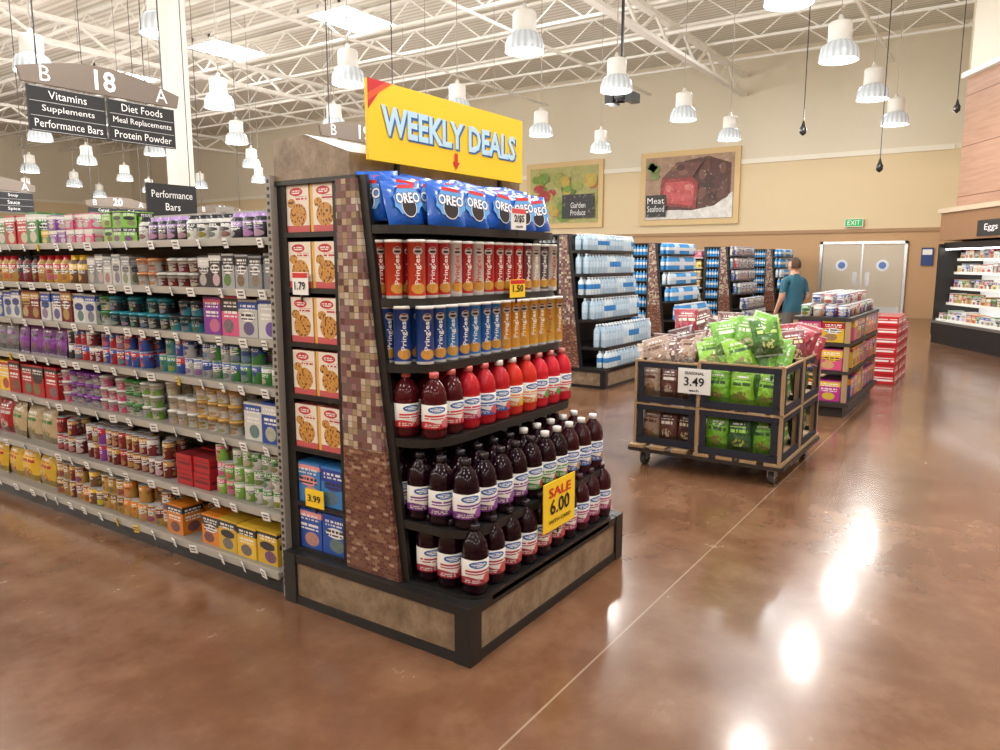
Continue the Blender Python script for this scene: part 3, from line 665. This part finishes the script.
for lv in (.2,.55):
    for k in range(3):
        for d in range(2):
            pillow(mb,.185,.27,.09,Matrix.Translation((5.475+d*.13,1.39+k*.18,lv))@Matrix.Rotation(-math.pi/2+U(-.15,.15),4,'Z')@Matrix.Rotation(-.12,4,'X')@Matrix.Rotation(U(-.08,.08),4,'Y'),*random.choice(DG+GB[:2]))
        for q in range(2):
            pillow(mb,.17,.26,.08,Matrix.Translation((5.54+q*.25+(.62 if k==2 else 0),1.34+.1*(k%2),lv))@Matrix.Rotation(U(-.1,.1),4,'Z')@Matrix.Rotation(-.1,4,'X'),*random.choice(DG))
    for k in range(3):
        for d in range(2):
            pillow(mb,.155,.26,.08,Matrix.Translation((5.535+d*.13,2.0+k*.15,lv-.01))@Matrix.Rotation(-math.pi/2+U(-.15,.15),4,'Z')@Matrix.Rotation(-.12,4,'X')@Matrix.Rotation(U(-.08,.08),4,'Y'),*random.choice(BB))
bagpile(mb,5.5,5.95,1.36,1.80,.72,18,GB); bagpile(mb,5.6,5.8,1.42,1.74,.86,10,GB)
bagpile(mb,6.05,6.5,1.34,1.80,.78,14,RB+BB[:1]); bagpile(mb,5.56,6.4,2.0,2.33,.70,24,BB); bagpile(mb,6.1,6.5,1.9,2.3,.84,8,RB+BB)
mb.build('snack_bags')
pricecard('price_sign',FX(5.385,1.90,.72),.25,.19,WH,[('SEASONAL',.12,.6,BK,.32),('3.49',.36,.62,BK,-.02),('each',.1,.3,BK,-.36)])
# second display
mb=MB(); x0,x1,y0,y1=8.3,10.2,1.32,1.88
box(mb,x0+.03,y0+.03,0,x1-.03,y1-.03,.14,M_dark)
box(mb,x0-.03,y0-.03,.11,x1,y1+.03,.16,M_dark)
for (x,y) in ((x0,y0),(x1-.05,y0),(x0,y1-.05),(x1-.05,y1-.05),((x0+x1)/2,y0)): box(mb,x,y,.16,x+.05,y+.05,1.03,M_wood)
for z in (.45,.74,1.0): box(mb,x0-.005,y0-.005,z,x1+.005,y1+.005,z+.035,M_dark)
mb.build('treat_display_stand')
mb=MB()
cc=[((.45,.03,.25),Ye),((.65,.40,.03),Rd),((.30,.04,.25),Pk),(Rd,Ye),((.05,.06,.2),Or),(Pk,Ye),(Or,Pp)]
for z in (.165,.49,.78):
    y=y0+.06
    while y<y1-.2:
        c=random.choice(cc); box(mb,x0+.01,y,z,x0+.28,y+.215,z+.215,M_print,*c,uv=True); y+=.225
    x=x0+.30
    while x<x1-.2:
        c=random.choice(cc); box(mb,x,y0+.01,z,x+.215,y0+.28,z+.215,M_print,*c,uv=True); x+=.225
for i in range(15):
    for j in range(4):
        can(mb,x0+.10+i*.12,y0+.10+j*.12,1.037,.048,.12,*random.choice([(Rd,Wt),(Wt,Gn),(Wt,Rd),(Br,Wt),(Pe,Wt),(Bl,Wt)]),math.pi,seg=8)
for i in range(12):
    for j in range(3):
        can(mb,x0+.3+i*.12,y0+.16+j*.12,1.159,.046,.11,*random.choice([(Rd,Wt),(Wt,Bl),(Wt,Rd)]),math.pi,seg=8)
mb.build('boxed_treats')
pricecard('price_sign',FX(8.26,1.74,.88),.17,.14,YE,[('2.99',.4,.7,BK,0)])
mb=MB()
for lv in range(7):
    for i in range(3):
        for j in range(2):
            if lv==6 and i==2: continue
            box(mb,10.95+i*.41+U(0,.01),1.17+j*.30+U(0,.01),.001+lv*.128,10.95+i*.41+.395,1.17+j*.30+.285,.001+lv*.128+.125,M_case,(.55,.012,.02),(.85,.8,.78),uv=True)
mb.build('soda_case_stack')
# ------------------------------------------------------------ signs
def aislesign(num,x0,y,zb,w,lines_l,lines_r,ztop=7.2):
    mb=MB(); x1=x0+w; xm=(x0+x1)/2; TP=(.17,.135,.11)
    pts=[(x0-.03,zb+.31),(x1+.03,zb+.31)]
    for k in range(11):
        f=1-k/10; xx=x0-.05+(w+.10)*f; pts.append((xx,zb+.40+.10*math.sin(math.pi*f)))
    n=len(pts); vs=[(p[0],y-.012,p[1]) for p in pts]+[(p[0],y+.012,p[1]) for p in pts]
    mb.add(vs,[tuple(range(n)),tuple(range(2*n-1,n-1,-1))]+[(i,(i+1)%n,n+(i+1)%n,n+i)[::-1] for i in range(n)],M_matte,TP)
    text(mb,num,FY(xm,y-.013,zb+.405),.14,col=(.85,.85,.85),bold=.02)
    text(mb,'B',FY(x0+.12,y-.013,zb+.38),.10,col=(.85,.85,.85)); text(mb,'A',FY(x1-.10,y-.013,zb+.38),.10,col=(.85,.85,.85))
    for (a,b,L) in ((x0,xm-.01,lines_l),(xm+.01,x1,lines_r)):
        box(mb,a,y-.01,zb,b,y+.01,zb+.295,M_matte,(.012,.012,.014))
        for k in range(4): box(mb,a+.01,y-.012,zb+.004+k*.095,b-.01,y-.010,zb+.008+k*.095,M_matte,(.4,.4,.4))
        for k,s in enumerate(L):
            text(mb,s,FY((a+b)/2,y-.011,zb+.245-k*.095),.052,min((b-a)*.88,len(s)*.032),col=(.85,.85,.85))
    for x in (x0+.08,x1-.08): bar(mb,(x,y,zb+.43),(x,y,ztop),.008,M_black)
    mb.build('aisle_sign')
aislesign('18',2.54,5.5,2.47,1.06,['Vitamins','Supplements','Performance Bars'],['Diet Foods','Meal Replacements','Protein Powder'])
aislesign('19',5.15,5.5,2.47,1.06,['Shampoo','Soap','Lotion'],['Hair Care','Dental','Razors'])
aislesign('20',7.35,14.,2.3,1.1,['Cereal','Oats','Granola'],['Coffee','Tea','Cocoa'])
aislesign('17',4.4,12.,2.3,1.1,['Pasta','Rice','Beans'],['Soup','Sauce','Spice'])
aislesign('21',9.6,14.,2.3,1.1,['Water','Soda','Juice'],['Chips','Dips','Nuts'])
mb=MB(); box(mb,4.24,6.99,2.04,4.78,7.01,2.36,M_matte,(.015,.015,.017)); text(mb,'Performance',FY(4.51,6.988,2.26),.07,.44,col=(.85,.85,.85)); text(mb,'Bars',FY(4.51,6.988,2.14),.07,.16,col=(.85,.85,.85))
for x in (4.3,4.72): bar(mb,(x,7,2.35),(x,7,7.3),.006,M_black)
mb.build('category_sign')
for (x,y,z) in ((11.4,2.6,3.45),(12.5,1.75,3.0),(13.5,.9,3.9)):
    mb=MB(); bar(mb,(x,y,z),(x,y,7.3),.012,M_black); lathe(mb,[(.01,0),(.045,.03),(.05,.09),(.03,.13),(.01,.2)],12,(x,y,z-.1),[(M_plastic,(.02,.02,.02))]); mb.build('hanging_microphone')
mb=MB(); cx,cy,cz=13.,6.15,4.55
bar(mb,(cx,cy,cz+.1),(cx,cy,7.3),.04,M_black); lathe(mb,[(.10,0),(.14,.06),(.14,.16),(.08,.2)],16,(cx,cy,cz-.08),[(M_plastic,(.03,.03,.03))]); box(mb,cx-.1,cy+.12,cz-.1,cx+.2,cy+.28,cz+.06,M_black); box(mb,cx-.1,cy-.28,cz-.1,cx+.2,cy-.12,cz+.06,M_black); mb.build('security_camera')
# ------------------------------------------------------------ back wall objects
M_frame=simple('mural_frame',(.66,.47,.22),.5)
def photo():
    m,g,b=newmat('mural_print',.5); n=g.noise(g.obj(),4.,8,.75); c=g.mix(g.m('MULTIPLY',g.m('SUBTRACT',n,.35),1.9),g.attr('Col'),g.mix(.65,g.attr('Col'),(.02,.01,.005)))
    hl=g.m('GREATER_THAN',g.noise(g.obj(),9.,4,.6),.63); c=g.mix(g.m('MULTIPLY',hl,.25),c,(.8,.7,.55)); g.put(b.inputs['Base Color'],c); return m
M_photo=photo()
def mural(y0,y1,z0,z1,kind):
    mb=MB(); x=XW-.05; box(mb,x-.05,y0-.18,z0-.18,x+.04,y1+.18,z1+.18,M_frame)
    bg=(.42,.27,.17) if kind else (.45,.43,.14); box(mb,x-.07,y0,z0,x-.05,y1,z1,M_photo,bg)
    w=y1-y0;h=z1-z0
    def poly(pts,c,k): 
        mb.add([(x-.072-.002*k,y1-min(.995,max(.005,px))*w,z0+min(.99,max(.01,pz))*h) for px,pz in pts],[tuple(range(len(pts)))[::-1]],M_photo,c)
    def blob(cx,cz,rx,rz,c,k,n=24,j=.05): poly([(cx+rx*math.cos(2*math.pi*i/n)*(1+U(-j,j)),cz+rz*math.sin(2*math.pi*i/n)*(1+U(-j,j))) for i in range(n)],c,k)
    if kind:
        poly([(0.,.0),(1.,.0),(1.,.40),(.6,.24),(.25,.14),(0.,.16)],(.80,.78,.74),1)
        poly([(.18,.55),(.36,.90),(.72,.97),(.97,.84),(.97,.38),(.80,.20),(.55,.14),(.22,.16)],(.10,.035,.025),2)
        for q in range(14): blob(.70+U(-.10,.22),.32+U(0,.52),U(.03,.07),U(.05,.1),random.choice([(.20,.085,.055),(.06,.02,.015),(.14,.05,.035)]),3+q)
        poly([(.17,.24),(.60,.16),(.62,.56),(.56,.66),(.20,.66)],(.30,.04,.035),18); poly([(.21,.28),(.56,.21),(.58,.52),(.51,.60),(.24,.60)],(.58,.09,.09),19)
        for q in range(6): blob(U(.28,.52),U(.32,.52),U(.03,.07),U(.03,.07),random.choice([(.72,.20,.18),(.62,.12,.12),(.50,.06,.07)]),20+q)
        poly([(.20,.66),(.56,.66),(.66,.88),(.38,.90)],(.17,.065,.05),27)
        for q in range(6): blob(U(.30,.56),U(.70,.84),U(.03,.06),U(.03,.05),random.choice([(.24,.11,.07),(.09,.03,.02)]),28+q)
        for q in range(5): blob(.08+U(-.05,.05),.80+U(-.1,.1),.05,.06,(.20,.28,.07),17)
        poly([(.02,.05),(.26,.05),(.26,.40),(.02,.40)],(.02,.02,.02),35)
    else:
        for k in range(34): blob(U(.05,.95),U(.1,.9),U(.05,.10),U(.06,.12),random.choice([(.18,.30,.03),(.40,.03,.03),(.55,.40,.06),(.10,.20,.03),(.50,.14,.05),(.35,.38,.08)]),1+k)
        poly([(.50,.08),(.97,.08),(.97,.50),(.50,.50)],(.02,.02,.02),36)
    for s in range(2):
        yy=y1-.14*w if kind else y1-.735*w; text(mb,('Meat','Seafood')[s] if kind else ('Garden','Produce')[s],FX(x-.150,yy,z0+(.31-.13*s)*h),.2,.6,col=(.8,.8,.8))
    mb.build('wall_mural')
mural(7.6,10.6,3.0,5.05,1); mural(12.4,15.2,3.0,5.0,0)
mb=MB(); xx=XW-.03
box(mb,xx-.06,2.55,0,XW-.001,2.63,2.2,M_steel); box(mb,xx-.06,4.82,0,XW-.001,4.9,2.2,M_steel); box(mb,xx-.06,2.55,2.12,XW-.001,4.9,2.2,M_steel)
M_door=simple('door_paint',(.55,.47,.36),.4)
for a in (2.64,3.74):
    box(mb,xx-.03,a,.01,xx,a+1.07,2.11,M_door); box(mb,xx-.05,a+.02,.02,xx-.028,a+1.05,.3,M_steel)
    M=FX(xx-.032,a+.53,1.5); lathe(mb,[(.17,0),(.17,.004),(.13,.006)],20,(0,0,0),[(M_card,(.7,.75,.8))],M=M,smooth=False); lathe(mb,[(.10,.006),(.10,.008)],20,(0,0,0),[(M_card,(.1,.2,.5))],M=M,smooth=False)
    box(mb,xx-.035,a+.85 if a<3 else a+.1,.9,xx-.03,a+.97 if a<3 else a+.22,1.3,M_steel)
box(mb,xx-.04,3.70,0,xx,3.745,2.12,M_steel)
mb.build('door_1')
mb=MB(); box(mb,XW-.14,3.75,2.62,XW-.06,4.25,2.86,M_white); card(mb,FX(XW-.142,4.0,2.74),.46,.2,(.02,.45,.12)); text(mb,'EXIT',FX(XW-.142,4,2.74),.13,.34,col=(.9,1,.9)); mb.build('exit_sign')
mb=MB(); box(mb,XW-.06,1.9,1.5,XW-.002,2.2,2.0,M_matte,(.03,.06,.2)); box(mb,XW-.07,1.93,1.8,XW-.06,2.17,1.95,M_matte,(.8,.8,.8)); mb.build('notice_board')
# ------------------------------------------------------------ refrigerated case and bulkhead
O=Vector((17.4,1.27,0)); dd=Vector((-.872,-.489,0)); nn=Vector((-.489,.872,0))
MM=Matrix.Identity(4)
for i in range(3): MM[i][0]=-dd[i]; MM[i][1]=-nn[i]; MM[i][2]=(0,0,1)[i]; MM[i][3]=O[i]
M_case_glow=simple('case_interior_glow',(.75,.75,.73),.4,0,.4,(1,.98,.94))  # interior panels and shelves glow faintly, added to brighten the case
M_led=simple('led_strip',(1,1,1),.4,0,10.,(1,.98,.94))
L=7.5
mb=MB()
box(mb,-L,0,0,0,.95,.16,M_black,M=MM); box(mb,-L,-.02,.16,0,.95,.42,M_black,M=MM); box(mb,-L,-.035,.40,0,.0,.45,M_steel,M=MM)
box(mb,-L,.85,.42,0,.95,1.95,M_case_glow,M=MM); box(mb,-L,.1,1.86,0,.95,1.98,M_black,M=MM); box(mb,-L+.05,.12,1.835,-.05,.17,1.858,M_led,M=MM)
box(mb,-.05,0,.16,0,.95,1.95,M_black,M=MM); box(mb,-L,0,.16,-L+.05,.95,1.95,M_black,M=MM)
for z,o in ((.48,.05),(.80,.22),(1.10,.28),(1.40,.32),(1.66,.36)): box(mb,-L,o,z-.03,0,.86,z,M_case_glow,M=MM); box(mb,-L,o-.01,z-.04,0,o,z+.01,M_white,M=MM)
mb.build('refrigerated_case')
mb=MB()
for z,o in ((.48,.08),(.80,.25),(1.10,.31),(1.40,.35),(1.66,.39)):
    x=-.08
    while x>-L+.3:
        w=U(.12,.2); h=U(.12,.19); c=random.choice([Wt,Cr,Ye,Go,(.55,.6,.62),Pe,Br,Wt,Wt,Gy]); box(mb,x-w,o,z+.001,x-.005,o+.25,z+h,M_print,c,random.choice([Bl,Rd,Wt,Gn,Bk]),M=MM,uv=True); x-=w
mb.build('dairy_cartons')
mb=MB(); box(mb,-16,.96,0,0.1,1.2,ZC-.02,M_wall,M=MM); box(mb,-16,.05,2.02,.1,.96,2.55,simple('header_wood',(.26,.14,.07),.45),M=MM)
box(mb,-16,.0,2.55,.16,.96,2.64,simple('ledge',(.5,.4,.28),.5),M=MM)
box(mb,-16,.3,2.64,.05,.96,5.10,M_terra,M=MM); box(mb,-16,.2,5.10,.1,.96,5.2,M_white,M=MM); box(mb,-16,.34,5.2,.05,.96,ZC-.02,simple('bulkhead_paint',(.72,.66,.55),.6),M=MM)
mb.build('wall_bulkhead')
mb=MB(); box(mb,17.9,.9,0,XW,1.05,ZC,M_wall); mb.build('wall_side')
mb=MB(); T=MM@Matrix(((-1,0,0,-1.75),(0,0,-1,.03),(0,1,0,2.2),(0,0,0,1)))
card(mb,T,.9,.28,(.02,.02,.02)); text(mb,'Eggs',T,.14,.42,col=(.85,.85,.85)); mb.build('department_sign')
# ------------------------------------------------------------ person
def skin(vs,es,rad,sub=2):
    me=D.meshes.new('s'); me.from_pydata(vs,es,[]); ob=D.objects.new('s',me); COL.objects.link(ob)
    ob.modifiers.new('k','SKIN'); su=ob.modifiers.new('u','SUBSURF'); su.levels=sub; su.render_levels=sub
    for i,r in enumerate(rad):
        sv=me.skin_vertices[0].data[i]; sv.radius=r if isinstance(r,tuple) else (r,r); sv.use_root=(i==0)
    bpy.context.view_layer.update()
    ev=ob.evaluated_get(bpy.context.evaluated_depsgraph_get()).to_mesh()
    o=([tuple(v.co) for v in ev.vertices],[tuple(p.vertices) for p in ev.polygons]); D.objects.remove(ob); return o
mb=MB(); SK=(.55,.30,.20); TE=(.015,.10,.15); SH=(.10,.09,.075); HR=(.07,.035,.018)
PM=Matrix.Translation((11.75,2.68,0))@Matrix.Scale(.96,4)@Matrix.Rotation(math.radians(-40),4,'Z')
vs=[(0,0,.93),(0,-.01,1.08),(0,-.01,1.26),(0,0,1.39),(0,.0,1.47),(0,.015,1.56),
 (.095,0,.87),(.10,.03,.49),(.105,-.01,.09),(.115,.13,.045),(-.095,0,.87),(-.10,.0,.49),(-.105,-.04,.09),(-.115,.10,.045),
 (.17,0,1.385),(.225,-.03,1.13),(.20,.16,1.00),(.19,.23,.98),(-.17,0,1.385),(-.225,-.02,1.13),(-.22,.10,.92),(-.215,.14,.85)]
es=[(0,1),(1,2),(2,3),(3,4),(4,5),(0,6),(6,7),(7,8),(8,9),(0,10),(10,11),(11,12),(12,13),(3,14),(14,15),(15,16),(16,17),(3,18),(18,19),(19,20),(20,21)]
rad=[(.16,.12),(.145,.11),(.165,.12),(.12,.09),.058,.055,.095,.065,.045,(.045,.035),.095,.065,.045,(.045,.035),.062,.046,.032,(.022,.036),.062,.046,.032,(.022,.036)]
bv,bf=skin(vs,es,rad)
cols=[]
for f in bf:
    c=[sum(bv[k][i] for k in f)/len(f) for i in range(3)]
    arm=abs(c[0])>.175 and c[2]>.8 
    if c[2]>1.475: col=SK
    elif arm and (c[2]<1.2 and abs(c[0])>.19 or c[1]>.09): col=SK
    elif c[2]>.90: col=TE
    elif c[2]>.48: col=SH
    elif c[2]>.11: col=SK
    else: col=(.15,.15,.16)
    cols.append(col)
mb.add(bv,bf,M_matte,cols,M=PM,smooth=True)
for s,(hx,hy,hz),(dx,dy,dz) in ((1,(.19,.25,.975),(0,.95,-.2)),(-1,(-.213,.155,.83),(0,.35,-.94))):
    d=Vector((dx,dy,dz)).normalized(); side=Vector((0,-d.z,d.y)) 
    for k,(o,Ln) in enumerate(((-.03,.06),(-.01,.075),(.01,.08),(.03,.07))):
        b=Vector((hx,hy,hz))+side*o; cur=Vector((-s*.3,0,0)); p1=b+d*Ln*.45; p2=p1+(d+cur).normalized()*Ln*.35; p3=p2+(d+cur*3).normalized()*Ln*.3
        a,f=skin([tuple(b-d*.02),tuple(p1),tuple(p2),tuple(p3)],[(0,1),(1,2),(2,3)],[.0095,.009,.008,.007],1); mb.add(a,f,M_matte,SK,M=PM,smooth=True)
    b=Vector((hx,hy,hz))-d*.02-side*.03; a,f=skin([tuple(b),tuple(b-side*.02+d*.03),tuple(b-side*.025+d*.06)],[(0,1),(1,2)],[.011,.010,.008],1); mb.add(a,f,M_matte,SK,M=PM,smooth=True)
HM=PM@Matrix.Translation((0,.02,1.615))@Matrix.Rotation(.25,4,'Z')
def sph(rx,ry,rz,fn=None,n=20,m=14):
    v=[];f=[]
    for j in range(m+1):
        t=math.pi*j/m
        for i in range(n):
            a=2*math.pi*i/n; p=[rx*math.sin(t)*math.cos(a),ry*math.sin(t)*math.sin(a),rz*math.cos(t)]
            if fn: p=fn(p)
            v.append(tuple(p))
    for j in range(m):
        for i in range(n): f.append((j*n+i,(j+1)*n+i,(j+1)*n+(i+1)%n,j*n+(i+1)%n))
    return v,f
def hd(p):
    x,y,z=p
    if z<0: k=1+z*2.6; x*=k; y=y*(1+z*1.5)+(-z)*.12
    return [x,y,z]
v,f=sph(.076,.094,.118,hd); mb.add(v,f,M_matte,SK,M=HM,smooth=True)
v,f=sph(.083,.100,.124,lambda p:[p[0],p[1]-.010,p[2]+.006]); ff=[q for q in f if (lambda c:(c[2]>.055) or (c[1]<-.005 and c[2]>-.055))([sum(v[k][i] for k in q)/4 for i in range(3)])]
mb.add(v,ff,M_matte,HR,M=HM,smooth=True)
for sx in (-1,1):
    v,f=sph(.010,.018,.030,None,8,6); mb.add([(a+sx*.077,b+.0,c-.01) for a,b,c in v],f,M_matte,SK,M=HM,smooth=True)
    v,f=sph(.011,.008,.008,None,8,6); mb.add([(a+sx*.030,b+.084,c+.0) for a,b,c in v],f,M_matte,(.8,.8,.8),M=HM,smooth=True)
    v,f=sph(.005,.004,.005,None,8,6); mb.add([(a+sx*.030,b+.091,c+.0) for a,b,c in v],f,M_matte,(.03,.02,.02),M=HM,smooth=True)
v,f=sph(.012,.02,.026,None,8,6); mb.add([(a,b+.093,c-.028) for a,b,c in v],f,M_matte,SK,M=HM,smooth=True)
v,f=sph(.024,.008,.006,None,8,6); mb.add([(a,b+.092,c-.066) for a,b,c in v],f,M_matte,(.4,.12,.10),M=HM,smooth=True)
mb.build('man')
# ------------------------------------------------------------ world, camera
w=D.worlds.new('World'); scene.world=w; w.use_nodes=True; w.node_tree.nodes['Background'].inputs[0].default_value=(.9,.9,.85,1); w.node_tree.nodes['Background'].inputs[1].default_value=.4
cam=D.cameras.new('Camera'); cam.lens=27.04; cam.sensor_width=36; co=D.objects.new('Camera',cam); COL.objects.link(co)
co.location=(0,0,1.6); co.rotation_euler=(math.radians(90-8.56),0,math.radians(34.1-90)); scene.camera=co
cam.clip_end=200
try:
    scene.view_settings.view_transform='Standard'
except Exception as e: print(e)
